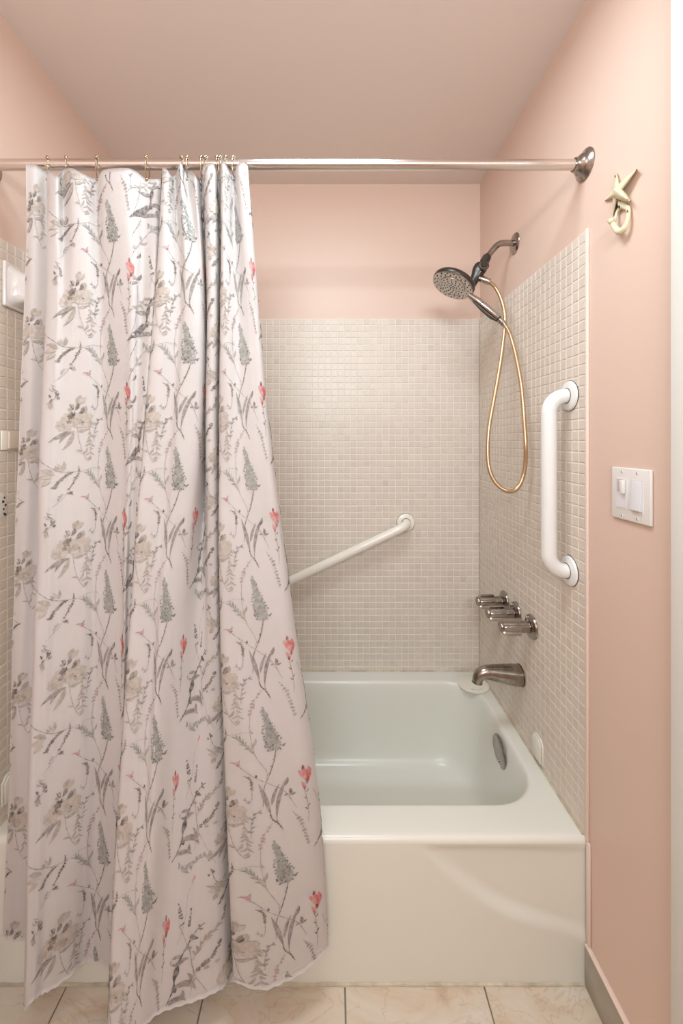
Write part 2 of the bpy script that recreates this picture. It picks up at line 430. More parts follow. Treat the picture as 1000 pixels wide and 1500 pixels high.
# fold lines: seen position and distance at six heights, and where the hem falls
K = [
 # u at LZ                          distance at LZ                          hem v
 ((38, 37, 29, 20, 11, 4),      (1.020, 1.045, 1.05, 1.04, 1.028, 1.022), 1372),
 ((52, 50, 44, 34, 24, 18),     (1.022, 1.04, 1.045, 1.035, 1.026, 1.020), 1380),
 ((66, 74, 70, 56, 48, 42),     (1.044, 1.060, 1.07, 1.05, 1.022, 1.018), 1385),
 ((74, 67, 60, 50, 40, 34),     (1.022, 1.020, 1.00, .965, .945, .930), 1475),
 ((84, 82, 76, 66, 56, 48),     (1.014, 1.008, .99, .962, .945, .930), 1466),
 ((93, 93, 90, 80, 69, 60),     (1.040, 1.018, 1.00, .975, .955, .945), 1458),
 ((104, 108, 106, 96, 84, 76),  (1.014, 1.016, 1.008, .985, .965, .955), 1450),
 ((122, 130, 130, 122, 112, 106), (1.020, 1.022, 1.018, 1.00, .985, .98), 1427),
 ((140, 145, 144, 137, 128, 122), (1.048, 1.036, 1.03, 1.015, 1.00, 1.00), 1412),
 ((152, 157, 155, 150, 143, 135), (1.018, 1.030, 1.032, 1.015, 1.008, 1.008), 1410),
 ((183, 182, 180, 175, 169, 160), (1.008, 1.014, 1.012, 1.000, .995, 1.000), 1422),
 ((198, 196, 190, 182, 176, 168), (1.024, 1.010, .998, .99, 1.005, 1.018), 1418),
 ((213, 208, 199, 188, 184, 180), (1.046, 1.028, 1.004, 1.00, 1.018, 1.022), 1415),
 ((230, 225, 212, 198, 188, 186), (1.048, 1.014, .995, 1.00, 1.018, 1.020), 1420),
 ((241, 237, 222, 202, 180, 174), (1.060, 1.056, 1.045, 1.02, 1.00, .985), 1440),
 ((238, 227, 213, 189, 167, 156), (1.016, 1.014, .992, .955, .905, .865), 1545),
 ((246, 240, 226, 205, 182, 172), (1.010, 1.002, .985, .952, .900, .860), 1545),
 ((256, 262, 250, 226, 204, 188), (1.045, 1.022, 1.00, .965, .91, .872), 1530),
 ((264, 272, 262, 236, 214, 197), (1.012, 1.006, .992, .960, .912, .876), 1520),
 ((272, 288, 277, 248, 226, 208), (1.048, 1.008, .995, .968, .920, .885), 1508),
 ((285, 299, 294, 266, 246, 228), (1.014, 1.026, 1.012, .99, .945, .910), 1488),
 ((293, 304, 306, 286, 268, 254), (1.052, 1.075, 1.075, 1.022, .962, .928), 1478),
 ((298, 303, 301, 299, 288, 282), (1.022, 1.035, 1.045, 1.030, .975, .945), 1468),
 ((305, 306, 303, 306, 310, 312), (1.008, 1.006, 1.005, 1.018, .985, .958), 1456),
 ((314, 316, 315, 318, 326, 330), (1.012, 1.010, 1.008, 1.018, 1.00, .975), 1444),
 ((320, 325, 327, 328, 339, 348), (1.052, 1.060, 1.06, 1.045, 1.022, 1.014), 1422),
 ((324, 323, 321, 322, 333, 343), (1.012, 1.015, 1.005, .975, .960, .955), 1438),
 ((330, 331, 333, 342, 362, 385), (1.010, 1.005, .99, .965, .95, .950), 1451),
 ((341, 346, 351, 368, 393, 415), (1.050, 1.026, 1.00, .972, .958, .958), 1440),
 ((348, 362, 372, 397, 429, 446), (1.012, 1.010, .995, .98, .975, .975), 1422),
 ((358, 372, 387, 419, 455, 469), (1.010, 1.008, 1.00, .99, .988, .992), 1402),
 ((363, 377, 392, 428, 468, 481), (1.030, 1.030, 1.025, 1.015, 1.010, 1.010), 1388),
 ((356, 371, 391, 426, 464, 474), (1.052, 1.052, 1.045, 1.03, 1.020, 1.020), 1386),
]
KU = np.array([k[0] for k in K], float); KD = np.array([k[1] for k in K], float); KH = np.array([k[2] for k in K], float)
nk = len(K); NR, SEG = 170, 12
def hermite(xs, ys, x):
    """smooth curve through (xs, ys) for every column of ys; xs descending"""
    xs = -xs; x = -x
    m = np.gradient(ys, xs, axis=0)
    i = np.clip(np.searchsorted(xs, x)-1, 0, len(xs)-2)
    h = (xs[i+1]-xs[i])[:, None]; tt = ((x-xs[i])[:, None])/h
    return ((2*tt**3-3*tt**2+1)*ys[i]+(tt**3-2*tt**2+tt)*h*m[i]+(-2*tt**3+3*tt**2)*ys[i+1]+(tt**3-tt**2)*h*m[i+1])
tt = np.linspace(0, 1, NR)
zn = LZ[0]+(.10-LZ[0])*tt
U = hermite(LZ, KU.T, zn); D = hermite(LZ, KD.T, zn)            # NR x nk
KXw = (U-CX)/F*D
def crspline(A, seg):
    """Catmull-Rom along the key axis (axis 1)"""
    Q = np.concatenate([2*A[:, :1]-A[:, 1:2], A, 2*A[:, -1:]-A[:, -2:-1]], 1); out = []
    for i in range(1, Q.shape[1]-2):
        a, b, c, d = Q[:, i-1], Q[:, i], Q[:, i+1], Q[:, i+2]
        for k in range(seg):
            s = k/seg; out.append(.5*(2*b+(c-a)*s+(2*a-5*b+4*c-d)*s*s+(3*b-a-3*c+d)*s**3))
    out.append(Q[:, -2]); return np.stack(out, 1)
GX = crspline(KXw, SEG); GD = crspline(KD.T[:0].reshape(0, nk) if 0 else D, SEG)
NC = GX.shape[1]
kz = CZ-(KH-CY)*KD[:, -1]/F                                      # hem heights
hemz = crspline(kz[None], SEG)[0]+.0015*np.sin(np.arange(NC)*.9)
topD = GD[0]
TV = [239, 242, 247, 250, 258, 247, 246, 255, 261, 249, 246, 250, 261, 262, 261, 245, 250, 257, 237, 246, 257, 261, 242, 239, 241, 258, 237, 239, 256, 240, 237, 241, 255]
tz = CZ+(CY-np.array(TV, float))*KD[:, 0]/F
topz = .65*np.interp(np.arange(NC)/SEG, np.arange(nk), tz)+.35*crspline(tz[None], SEG)[0]
topz = np.where(topD > 1.026, np.minimum(topz, 2.0615), topz)
# gentle wrinkles across the cloth
cc = np.linspace(0, 1, NC)[None]; rr = tt[:, None]
wr_ = .0022*np.sin(38*cc+5*np.sin(6*rr))*np.sin(3.1*rr*PI)+.0014*np.sin(91*cc-14*rr)*np.exp(-((rr-.75)/.3)**2)+.0016*np.sin(23*rr+30*cc)*np.exp(-rr*6)
GD = GD+wr_*np.clip(rr*12, 0, 1)
GZ = topz[None]+(hemz-topz)[None]*rr
seg_len = np.hypot(np.diff(GX, axis=1), np.diff(GD, axis=1))[20:130].mean(0)
GS = np.concatenate([[0], np.cumsum(seg_len)])
G = np.stack([GX, GD, GZ], 2)
Nn = np.cross(np.gradient(G, axis=1), np.gradient(G, axis=0)); Nn /= np.linalg.norm(Nn, axis=2, keepdims=True)
if Nn[:, :, 1].mean() > 0: Nn = -Nn
print('curtain width', GS[-1], 'max dist low', GD[120:].max())

def fabric(s, z, off):
    c = np.interp(s, GS, np.arange(NC)); ci = np.clip(c.astype(int), 0, NC-2); cf = c-ci
    zt = topz[ci]*(1-cf)+topz[ci+1]*cf; zh = hemz[ci]*(1-cf)+hemz[ci+1]*cf
    r = (zt-z)/(zt-zh); ok = (r >= .004) & (r <= .996) & (s > .002) & (s < GS[-1]-.002)
    r = np.clip(r, 0, 1)*(NR-1); ri = np.clip(r.astype(int), 0, NR-2); rf = (r-ri)
    def bl(A):
        a = A[ri, ci]*(1-cf)[:, None]+A[ri, ci+1]*cf[:, None]; b = A[ri+1, ci]*(1-cf)[:, None]+A[ri+1, ci+1]*cf[:, None]
        return a*(1-rf)[:, None]+b*rf[:, None]
    n = bl(Nn); n /= np.linalg.norm(n, axis=1, keepdims=True)
    return bl(G)+n*off[:, None], ok

# ---- the printed wild flowers: little shapes laid on the cloth
rnd = random.Random(11)
class Art:
    """strips of points in print units (y down); grids rows x cols"""
    def __init__(s): s.g = []
    def strip(s, spine, wid, colr):
        P_ = np.array(spine, float); n = len(P_)
        T = np.gradient(P_, axis=0); T /= np.maximum(np.linalg.norm(T, axis=1, keepdims=True), 1e-6)
        Nv = np.stack([-T[:, 1], T[:, 0]], 1); w = np.asarray(wid, float)[:, None]
        s.g.append((np.stack([P_-Nv*w, P_, P_+Nv*w], 1), colr, False))
    def line(s, pts, w, colr):
        P_ = [(p.x, p.y) for p in catmull([(a, b, 0) for a, b in pts], 7)]
        n = len(P_); s.strip(P_, [w*(.75+.35*math.sin(i*1.9))*(1 if i < n-2 else .5) for i in range(n)], colr)
    def leaf(s, a, b, w, colr, bend=.12, n=8, pk=.8):
        a = np.array(a, float); b = np.array(b, float); d = b-a; q = np.array([-d[1], d[0]])*bend
        t_ = np.linspace(0, 1, n)[:, None]; P_ = a+d*t_+q*4*t_*(1-t_)
        W = w*np.sin(PI*np.clip(t_[:, 0], 0.02, .985)**pk)+.3
        s.strip(P_, W, colr)
    def blob(s, c, rx, ry, colr, rag=.16, n=30, lobes=7, rot=0):
        th = np.linspace(0, 2*PI, n+1)
        r = 1+rag*np.sin(lobes*th+rnd.random()*6)+rag*.5*np.sin((2*lobes+1)*th+rnd.random()*6)
        r[-1] = r[0]
        rows = []
        for k in (.02, .5, 1):
            x = np.cos(th)*r*k*rx; y = np.sin(th)*r*k*ry
            rows.append(np.stack([c[0]+x*math.cos(rot)-y*math.sin(rot), c[1]+x*math.sin(rot)+y*math.cos(rot)], 1))
        s.g.append((np.stack(rows, 0), colr, False))
    def sprig(s, pts, colr, w=1.6, ln=26, step=20, lw=6, ang=.7, both=True, bendy=.1):
        s.line(pts, w, colr)
        P_ = catmull([(a, b, 0) for a, b in pts], 10); acc = 0; side = 1
        for i in range(1, len(P_)):
            d = P_[i]-P_[i-1]; acc += d.length
            if acc > step:
                acc = 0; a0 = math.atan2(d.y, d.x)
                for sd in ((1, -1) if both else (side,)):
                    if rnd.random() < .12: continue
                    aa = a0+PI+sd*(PI-ang)+rnd.uniform(-.3, .3); l_ = ln*rnd.uniform(.55, 1.15)
                    s.leaf((P_[i].x, P_[i].y), (P_[i].x+math.cos(aa)*l_, P_[i].y+math.sin(aa)*l_), lw, colr, bend=bendy*sd, n=5)
                side = -side
BE1, BE2, BE3 = (203, 190, 177), (184, 171, 158), (128, 115, 103)
DK, GR, GL = (98, 92, 86), (134, 134, 126), (164, 164, 156)
VG, MV, PK = (156, 147, 140), (190, 174, 174), (206, 150, 158)
RD, RD2, RD3 = (216, 106, 104), (228, 146, 138), (120, 52, 58)
def bunch(A, x, y, k=1.0, leaves=True):
    q = lambda a, b: (x+(a-190)*k, y+(b-330)*k)
    A.line([q(210, 400), q(225, 500), q(255, 600), q(285, 660)], 2.6*k, BE2)
    A.leaf(q(255, 600), q(285, 545), 7*k, BE2); A.leaf(q(250, 585), q(203, 578), 7*k, BE2); A.leaf(q(285, 660), q(318, 625), 6*k, MV)
    A.leaf(q(190, 420), q(15, 515), 17*k, VG, .06); A.leaf(q(185, 425), q(105, 575), 16*k, BE2, -.08); A.leaf(q(160, 430), q(85, 520), 12*k, VG, .1)
    A.leaf(q(210, 420), q(290, 395), 12*k, BE2, .1)
    A.blob(q(120, 370), 62*k, 50*k, BE1, .13, lobes=9, rot=-.5); A.blob(q(160, 320), 60*k, 50*k, BE1, .13, lobes=9)
    A.blob(q(245, 330), 70*k, 60*k, BE1, .10, lobes=11); A.blob(q(285, 300), 34*k, 32*k, BE1, .12, lobes=7)
    A.blob(q(215, 355), 45*k, 38*k, BE2, .12, lobes=9); A.blob(q(100, 385), 30*k, 26*k, BE2, .15)
    A.blob(q(165, 300), 24*k, 34*k, BE3, .2, lobes=5, rot=.5); A.blob(q(150, 345), 20*k, 16*k, BE3, .25, lobes=5)
    A.blob(q(180, 285), 12*k, 22*k, DK, .2, lobes=4, rot=.5)
    A.blob(q(250, 348), 7*k, 6*k, BE3, .1, lobes=5); A.blob(q(250, 348), 3*k, 3*k, DK, .1)
    A.leaf(q(200, 215), q(232, 128), 22*k, BE2, .0, pk=1.6); A.leaf(q(200, 215), q(268, 145), 18*k, BE1, .0, pk=1.6); A.leaf(q(205, 218), q(196, 150), 12*k, BE2, pk=1.4)
    A.leaf(q(190, 250), q(212, 190), 14*k, BE3, pk=1.2)
    A.leaf(q(215, 275), q(272, 215), 22*k, BE2, pk=1.4); A.leaf(q(220, 275), q(250, 222), 13*k, BE3, pk=1.3); A.leaf(q(225, 280), q(262, 236), 6*k, DK)
    A.leaf(q(175, 250), q(150, 205), 11*k, BE3); A.leaf(q(165, 258), q(140, 240), 11*k, BE2); A.leaf(q(175, 235), q(165, 200), 9*k, BE2)
    for i in range(7): A.leaf(q(200+i*6, 395), q(192+i*8, 365-(i % 3)*8), 2.4*k, (228, 222, 216), n=4)
def spire(A, tip, base, hw, c1=GL, c2=GR, c3=(92, 94, 86)):
    tip = np.array(tip, float); base = np.array(base, float); L_ = np.linalg.norm(base-tip)
    n = 40; t_ = np.linspace(0, 1, n)[:, None]; P_ = tip+(base-tip)*t_+np.array([[-14, 0]])*(1-t_)**2
    prof = lambda t: hw*(.12+.95*t**1.1)*(1 if t < .86 else 1-(t-.86)*3.2)
    A.strip(P_, [prof(float(t))*(.50+.22*rnd.random()) for t in t_[:, 0]], c1)
    for i in range(190):
        t = rnd.random()**.75; sd = rnd.uniform(-1, 1); c = tip+(base-tip)*t+np.array([-14*(1-t)**2, 0]); w = prof(t)
        p = c+np.array([sd*w*.86, rnd.uniform(-5, 5)]); a = (sd*1.0+rnd.uniform(-.6, .6)); l_ = rnd.uniform(9, 20)*(.6+.6*t)
        e = p+np.array([math.sin(a)*l_, (.35*math.cos(a)-.1+rnd.uniform(-.6, .7))*l_])
        dark = rnd.random() < (.10+.55*t*t)
        A.leaf(p, e, rnd.uniform(2.5, 5.2)*(.7+.5*t), c3 if dark and rnd.random() < .55 else (c2 if rnd.random() < .6 else c1), n=5)
def tulip(A, x, y, k=1.0):
    q = lambda a, b: (x+(a-655)*k, y+(b-100)*k)
    A.leaf(q(665, 172), q(625, 62), 14*k, RD2, pk=1.5); A.leaf(q(666, 174), q(650, 45), 17*k, RD, pk=1.2); A.leaf(q(668, 174), q(683, 50), 15*k, RD, pk=1.4)
    A.leaf(q(668, 176), q(668, 90), 10*k, (196, 84, 88)); A.leaf(q(668, 178), q(662, 135), 8*k, RD3)
    A.leaf(q(650, 60), q(652, 20), 8*k, (150, 76, 80)); A.leaf(q(640, 70), q(630, 55), 5*k, RD2)
    A.leaf(q(650, 212), q(636, 145), 11*k, RD2); A.leaf(q(650, 215), q(648, 180), 6*k, (160, 60, 66))
    A.line([q(652, 212), q(660, 300), q(662, 400), q(655, 470)], 1.8*k, VG)
    for i, (yy, sd) in enumerate(((235, 1), (290, -1), (350, 1), (372, -1))): A.leaf(q(658, yy), q(658+sd*16, yy-22), 4*k, BE3, n=5)
def unit_left():
    A = Art()
    # fine stalks first, then leaves, then flowers
    A.line([(700, 240), (740, 360), (800, 480), (850, 560)], 2, BE2)
    A.sprig([(300, 300), (300, 400), (300, 500), (310, 620)], BE2, 1.6, 46, 26, 5.5, .75)
    A.sprig([(330, 500), (335, 420), (360, 330), (395, 315)], VG, 1.5, 40, 30, 5, .7)
    A.sprig([(460, 415), (410, 490), (385, 560), (378, 600)], (196, 166, 168), 2, 24, 23, 6.5, .8)
    A.line([(378, 600), (372, 740), (395, 900), (450, 1030), (445, 1090)], 2.2, BE2)
    A.sprig([(395, 900), (370, 850), (325, 800), (300, 770)], GL, 1.4, 46, 15, 5, .6)
    A.leaf((378, 830), (405, 770), 8, BE2); A.leaf((372, 700), (395, 735), 5, MV); A.leaf((385, 870), (345, 815), 9, BE1)
    A.line([(370, 722), (320, 718), (240, 745), (150, 745)], 1.8, MV)
    A.line([(292, 975), (380, 1060), (460, 1130), (545, 1215), (600, 1350)], 2.0, VG)
    A.blob((285, 958), 15, 12, PK, .3, lobes=5); A.leaf((280, 955), (240, 955), 4, PK); A.leaf((285, 950), (300, 925), 5, MV); A.blob((288, 968), 5, 6, (140, 84, 96), .2)
    A.leaf((385, 1065), (388, 1040), 7, BE3)
    A.line([(515, 885), (500, 960), (470, 1050), (430, 1150), (415, 1290)], 3, BE3)
    A.sprig([(510, 900), (490, 980), (460, 1070)], BE3, 1.2, 11, 22, 3, .7, both=False)
    # pair of blades
    A.leaf((455, 365), (400, 105), 13, VG, .02, 14, 1.1); A.leaf((485, 410), (568, 95), 12, (150, 140, 135), -.07, 14, 1.15)
    A.leaf((462, 285), (515, 135), 10, VG, -.05, 10); A.line([(450, 350), (460, 390), (490, 430), (514, 486)], 5, BE3)
    A.leaf((540, 160), (568, 95), 6, BE3); A.line([(487, 405), (486, 425)], 3, BE3)
    A.leaf((570, 225), (572, 182), 10, BE3); A.leaf((565, 228), (606, 222), 9, VG); A.leaf((562, 226), (536, 235), 7, VG)
    # small dark sprig
    A.sprig([(315, 35), (345, 50), (360, 90), (358, 140)], BE3, 2.6, 16, 12, 5, .8); A.line([(358, 130), (355, 200), (340, 245)], 1.8, VG)
    A.sprig([(340, 250), (325, 225), (310, 215)], MV, 1.2, 18, 9, 3, .8)
    spire(A, (470, 545), (510, 885), 74)
    bunch(A, 190, 330)
    # branch reaching in from the left
    A.line([(-60, 640), (20, 700), (100, 745), (190, 752)], 2.4, BE3)
    for a, b, w, c in (((60, 770), (-30, 735), 20, BE2), ((50, 790), (-50, 800), 19, BE1), ((45, 815), (-20, 860), 19, BE1), ((75, 740), (62, 700), 11, BE2), ((110, 735), (118, 662), 12, BE2), ((100, 730), (75, 680), 8, BE1)):
        A.leaf(a, b, w, c)
    A.sprig([(185, 752), (140, 775), (95, 820), (60, 872)], BE3, 4, 22, 11, 6, .6)
    A.sprig([(225, 700), (222, 760), (195, 820), (165, 880)], BE3, 2.6, 20, 14, 5, .6)
    A.line([(165, 880), (120, 960), (40, 1040)], 1.8, MV)
    A.leaf((170, 900), (195, 935), 10, BE2); A.leaf((150, 920), (190, 905), 9, BE3); A.sprig([(90, 1000), (95, 960), (110, 935)], MV, 1.4, 20, 9, 3, .8)
    A.leaf((20, 1060), (60, 1075), 5, MV); A.leaf((30, 1080), (75, 1115), 6, VG); A.leaf((10, 1090), (50, 1120), 5, MV)
    for a, b in (((20, 160), (5, 130)), ((35, 165), (20, 215)), ((50, 150), (78, 112)), ((60, 140), (50, 105)), ((30, 190), (45, 240)), ((15, 200), (30, 250)), ((0, 205), (12, 190)), ((62, 160), (85, 150))):
        A.leaf(a, b, 8, BE3 if rnd.random() < .6 else BE2)
    A.line([(70, 130), (30, 190), (-10, 210)], 1.8, BE2)
    # tulip with its mauve companion
    A.sprig([(575, 365), (610, 430), (632, 520), (640, 600), (650, 650)], (176, 164, 156), 1.8, 19, 24, 6, .8)
    tulip(A, 655, 100)
    return A
def unit_spray():
    """origin on the tulip; drawn to the scale of unit_left"""
    A = Art(); k = 3300/3830
    q = lambda a, b: ((a-450)*k, (b-430)*k)
    S_ = lambda pts: [q(*p) for p in pts]
    A.line(S_([(680, 700), (700, 850), (710, 920), (690, 1080)]), 2, VG); A.line(S_([(605, 480), (640, 600), (680, 720), (710, 920), (780, 1080), (850, 1240)]), 2, MV)
    A.line(S_([(690, 170), (650, 250), (640, 420), (600, 620)]), 1.4, MV); A.leaf(q(675, 170), q(698, 115), 6, RD2)
    A.sprig(S_([(355, 850), (390, 920), (400, 1000), (405, 1090)]), (192, 176, 140), 2, 20, 15, 7, .8)
    A.line(S_([(400, 1090), (425, 1140), (400, 1350), (385, 1470)]), 3, VG); A.line(S_([(520, 1120), (500, 1200), (470, 1310)]), 2, VG)
    A.line(S_([(510, 590), (515, 780), (490, 1020), (450, 1180)]), 1.8, MV)
    A.sprig(S_([(570, 690), (530, 780), (460, 850), (420, 900)]), BE2, 2, 44, 30, 6, .7)
    A.sprig(S_([(700, 810), (750, 700), (820, 630), (880, 580)]), BE2, 2, 44, 24, 6.5, .6)
    A.sprig(S_([(880, 580), (905, 550), (915, 490)]), VG, 1.4, 18, 10, 3.5, .8)
    A.sprig(S_([(710, 920), (760, 880), (820, 830), (870, 740)]), BE3, 2, 24, 14, 8, .8)
    A.blob(q(785, 905), 14, 10, BE2, .3); A.blob(q(850, 890), 16, 10, MV, .3)
    A.leaf(q(695, 970), q(665, 890), 9, VG); A.leaf(q(700, 985), q(720, 950), 8, BE2)
    A.sprig(S_([(600, 1160), (660, 1200), (700, 1170), (770, 1140)]), GL, 1.6, 34, 24, 8, .7)
    A.leaf(q(600, 1170), q(655, 1255), 10, GL); A.leaf(q(575, 1190), q(570, 1130), 9, GL); A.leaf(q(800, 1190), q(805, 1110), 13, BE2); A.leaf(q(800, 1190), q(770, 1140), 8, BE2)
    A.line(S_([(640, 1200), (560, 1260), (500, 1400), (470, 1500)]), 2, VG); A.leaf(q(520, 1340), q(575, 1325), 10, BE2); A.leaf(q(530, 1320), q(520, 1275), 8, BE2)
    A.leaf(q(480, 1430), q(440, 1410), 12, BE3); A.leaf(q(490, 1420), q(480, 1385), 10, BE2); A.leaf(q(500, 1500), q(525, 1440), 7, BE3)
    A.leaf(q(510, 560), q(480, 600), 9, BE3); A.leaf(q(500, 540), q(535, 465), 10, BE3); A.leaf(q(490, 545), q(478, 500), 8, BE2)
    # dark arching spray
    DKL, DKM = (112, 102, 98), (150, 140, 134)
    A.line(S_([(700, 600), (665, 660), (625, 730), (595, 830), (590, 960), (540, 1050), (470, 1110)]), 7, DKL)
    A.line(S_([(775, 535), (735, 560), (700, 600)]), 3.5, DK)
    for a, b, w, c, bd in (((590, 870), (500, 850), 17, DKM, .18), ((600, 800), (675, 775), 14, DKM, -.25), ((590, 900), (610, 790), 13, DK, 0), ((575, 960), (722, 1045), 20, DKM, -.22),
                           ((530, 1070), (665, 1105), 16, DKM, -.22), ((560, 950), (445, 1130), 19, DKL, -.08), ((570, 960), (540, 1060), 11, DK, .1), ((690, 610), (735, 640), 11, DK, .1), ((690, 620), (690, 590), 13, DK, 0),
                           ((645, 690), (695, 705), 9, DKM, -.2), ((620, 735), (565, 725), 11, DKM, .2), ((600, 790), (560, 770), 8, DKM, .2), ((735, 560), (765, 580), 6, DK, .1), ((740, 550), (735, 530), 5, DK, 0),
                           ((585, 950), (605, 1000), 12, DK, 0), ((640, 1010), (655, 1080), 10, DKM, .1)):
        A.leaf(q(*a), q(*b), w, c, bd)
    for (tx, ty), (bx, by), w in (((592, 295), (620, 490), 13), ((680, 380), (668, 520), 11)):
        for i in range(26):
            t = rnd.random(); px = tx+(bx-tx)*t; py = ty+(by-ty)*t; sd = rnd.choice((-1, 1))
            A.leaf(q(px, py), q(px+sd*w*(.3+t*.8), py-14), 3.6, GR if rnd.random() < .6 else DK, n=4)
    # leafy branch
    A.line(S_([(820, 130), (850, 220), (920, 280), (990, 320)]), 2.2, BE3)
    for a, b, w, c in (((905, 315), (835, 235), 20, BE2), ((880, 330), (795, 290), 17, BE1), ((870, 325), (775, 235), 10, BE2), ((865, 335), (828, 375), 17, BE2), ((900, 250), (920, 205), 12, BE1), ((800, 160), (795, 140), 8, DK), ((825, 140), (810, 100), 7, BE3), ((830, 140), (835, 120), 6, DK)):
        A.leaf(q(*a), q(*b), w, c)
    A.sprig(S_([(990, 310), (930, 350), (880, 410)]), BE3, 4, 22, 11, 6, .6)
    bunch(A, *q(985, 1000), .95)
    A.sprig(S_([(1090, 1000), (1090, 1100), (1095, 1200)]), BE2, 1.6, 44, 26, 5.5, .75)
    return A
UL, US = unit_left(), unit_spray()
SC, PY = 1/3300, .306
def s_at(u, v, lo=0, hi=None):
    """cloth coordinate whose nearest layer shows at (u, v)"""
    zz = CZ-(v-CY)/F*1.0; ri = int(np.clip((2.06-zz)/(1.96)*(NR-1), 0, NR-1))
    uu = CX+F*GX[ri]/GD[ri]; j = [i for i in range(NC-1) if (uu[i]-u)*(uu[i+1]-u) <= 0 and uu[i+1] >= uu[i]]
    j = [i for i in j if lo <= i < (hi or NC)]
    i = min(j, key=lambda q: GD[ri][q]) if j else int(np.abs(uu-u).argmin())
    return GS[i]
zA = CZ+(CY-435)/F*1.02                                         # first row of bunches
sA1 = s_at(111, 615)
sA2 = s_at(262, 705)-.094                                       # spire of the second repeat
sA3 = s_at(369, 700)-.094
TU = (655-190)*SC
ks = lambda i: GS[min(int(i*SEG), NC-1)]
sB0 = s_at(32, 870)
cols = [(US, sB0-(985-450)/3830, 0, 0, .07, -1, ks(2.2)), (UL, sA1, 190, 330, 0, ks(2.2), ks(10.9)), (US, sA1+TU, 0, 0, .07, ks(10.6), ks(14.3)),
        (UL, sA2, 190, 330, 0, ks(14.3), ks(20.9)), (US, sA2+TU, 0, 0, .07, ks(20.7), ks(25.1)), (UL, sA3, 190, 330, 0, ks(25.1), 9), (US, sA3+TU, 0, 0, .07, ks(31), 9)]
print('anchors', sA1, sA2, sA3, sB0, [float(ks(i)) for i in (2.2, 10, 14.3, 20.9, 25.1, 31)])
PV, PF, PC = [], [], []; nv = 0; cnt = 0
for (A, s0, ax, ay, dz, slo, shi) in cols:
    for row in range(-1, 7):
        for g, c, _ in A.g:
            r_, c_ = g.shape[:2]; q_ = g.reshape(-1, 2)
            S = s0+(q_[:, 0]-ax)*SC; Z = zA-PY*row+dz-(q_[:, 1]-ay)*SC
            if S.max() < 0 or S.min() > GS[-1] or not slo <= S.mean() < shi: continue
            cnt += 1
            P3, ok = fabric(S, Z, np.full(len(S), .00075+(cnt % 40)*.00002))
            if not ok.any(): continue
            idx = np.arange(r_*c_).reshape(r_, c_)
            f = np.stack([idx[:-1, :-1], idx[:-1, 1:], idx[1:, 1:], idx[1:, :-1]], 2).reshape(-1, 4)
            f = f[ok[f].all(1)]
            PV.append(P3); PF.append(f+nv); nv += len(P3)
            PC.append(np.tile(np.array(srgb(*[q*.91 for q in c])), (len(P3), 1)))
PV = np.concatenate(PV); PF = np.concatenate(PF); PC = np.concatenate(PC)
print('print faces', len(PF))

def cloth_material():
    m = bpy.data.materials.new('white_cotton_curtain_cloth'); m.use_nodes = True
    nt = m.node_tree; b = nt.nodes['Principled BSDF']; out = nt.nodes['Material Output']
    b.inputs['Base Color'].default_value = srgb(222, 216, 213); b.inputs['Roughness'].default_value = .85
    b.inputs['Specular IOR Level'].default_value = .15
    tr = nt.nodes.new('ShaderNodeBsdfTranslucent'); tr.inputs['Color'].default_value = srgb(240, 228, 216)
    mx = nt.nodes.new('ShaderNodeMixShader'); mx.inputs[0].default_value = .18
    nt.links.new(b.outputs[0], mx.inputs[1]); nt.links.new(tr.outputs[0], mx.inputs[2]); nt.links.new(mx.outputs[0], out.inputs[0])
    tc = nt.nodes.new('ShaderNodeTexCoord'); n = nt.nodes.new('ShaderNodeTexNoise'); n.inputs['Scale'].default_value = 14; n.inputs['Detail'].default_value = 4
    bp = nt.nodes.new('ShaderNodeBump'); bp.inputs['Strength'].default_value = .35; bp.inputs['Distance'].default_value = .006
    nt.links.new(tc.outputs['Object'], n.inputs['Vector']); nt.links.new(n.outputs['Fac'], bp.inputs['Height']); nt.links.new(bp.outputs['Normal'], b.inputs['Normal'])
    return m
def print_material():
    m = bpy.data.materials.new('watercolour_flower_print'); m.use_nodes = True
    nt = m.node_tree; b = nt.nodes['Principled BSDF']; b.inputs['Roughness'].default_value = .85; b.inputs['Specular IOR Level'].default_value = .15
    a = nt.nodes.new('ShaderNodeAttribute'); a.attribute_name = 'tone'
    tc = nt.nodes.new('ShaderNodeTexCoord'); n = nt.nodes.new('ShaderNodeTexNoise'); n.inputs['Scale'].default_value = 130; n.inputs['Detail'].default_value = 3
    nt.links.new(tc.outputs['Object'], n.inputs['Vector'])
    r = nt.nodes.new('ShaderNodeMapRange'); r.inputs['From Min'].default_value = .35; r.inputs['From Max'].default_value = .68; r.inputs['To Max'].default_value = .42
    nt.links.new(n.outputs['Fac'], r.inputs['Value'])
    mx = nt.nodes.new('ShaderNodeMix'); mx.data_type = 'RGBA'; nt.links.new(r.outputs['Result'], mx.inputs[0])
    nt.links.new(a.outputs['Color'], mx.inputs[6]); mx.inputs[7].default_value = srgb(218, 211, 207)
    nt.links.new(mx.outputs[2], b.inputs['Base Color'])
    return m
M_cloth, M_print = cloth_material(), print_material()
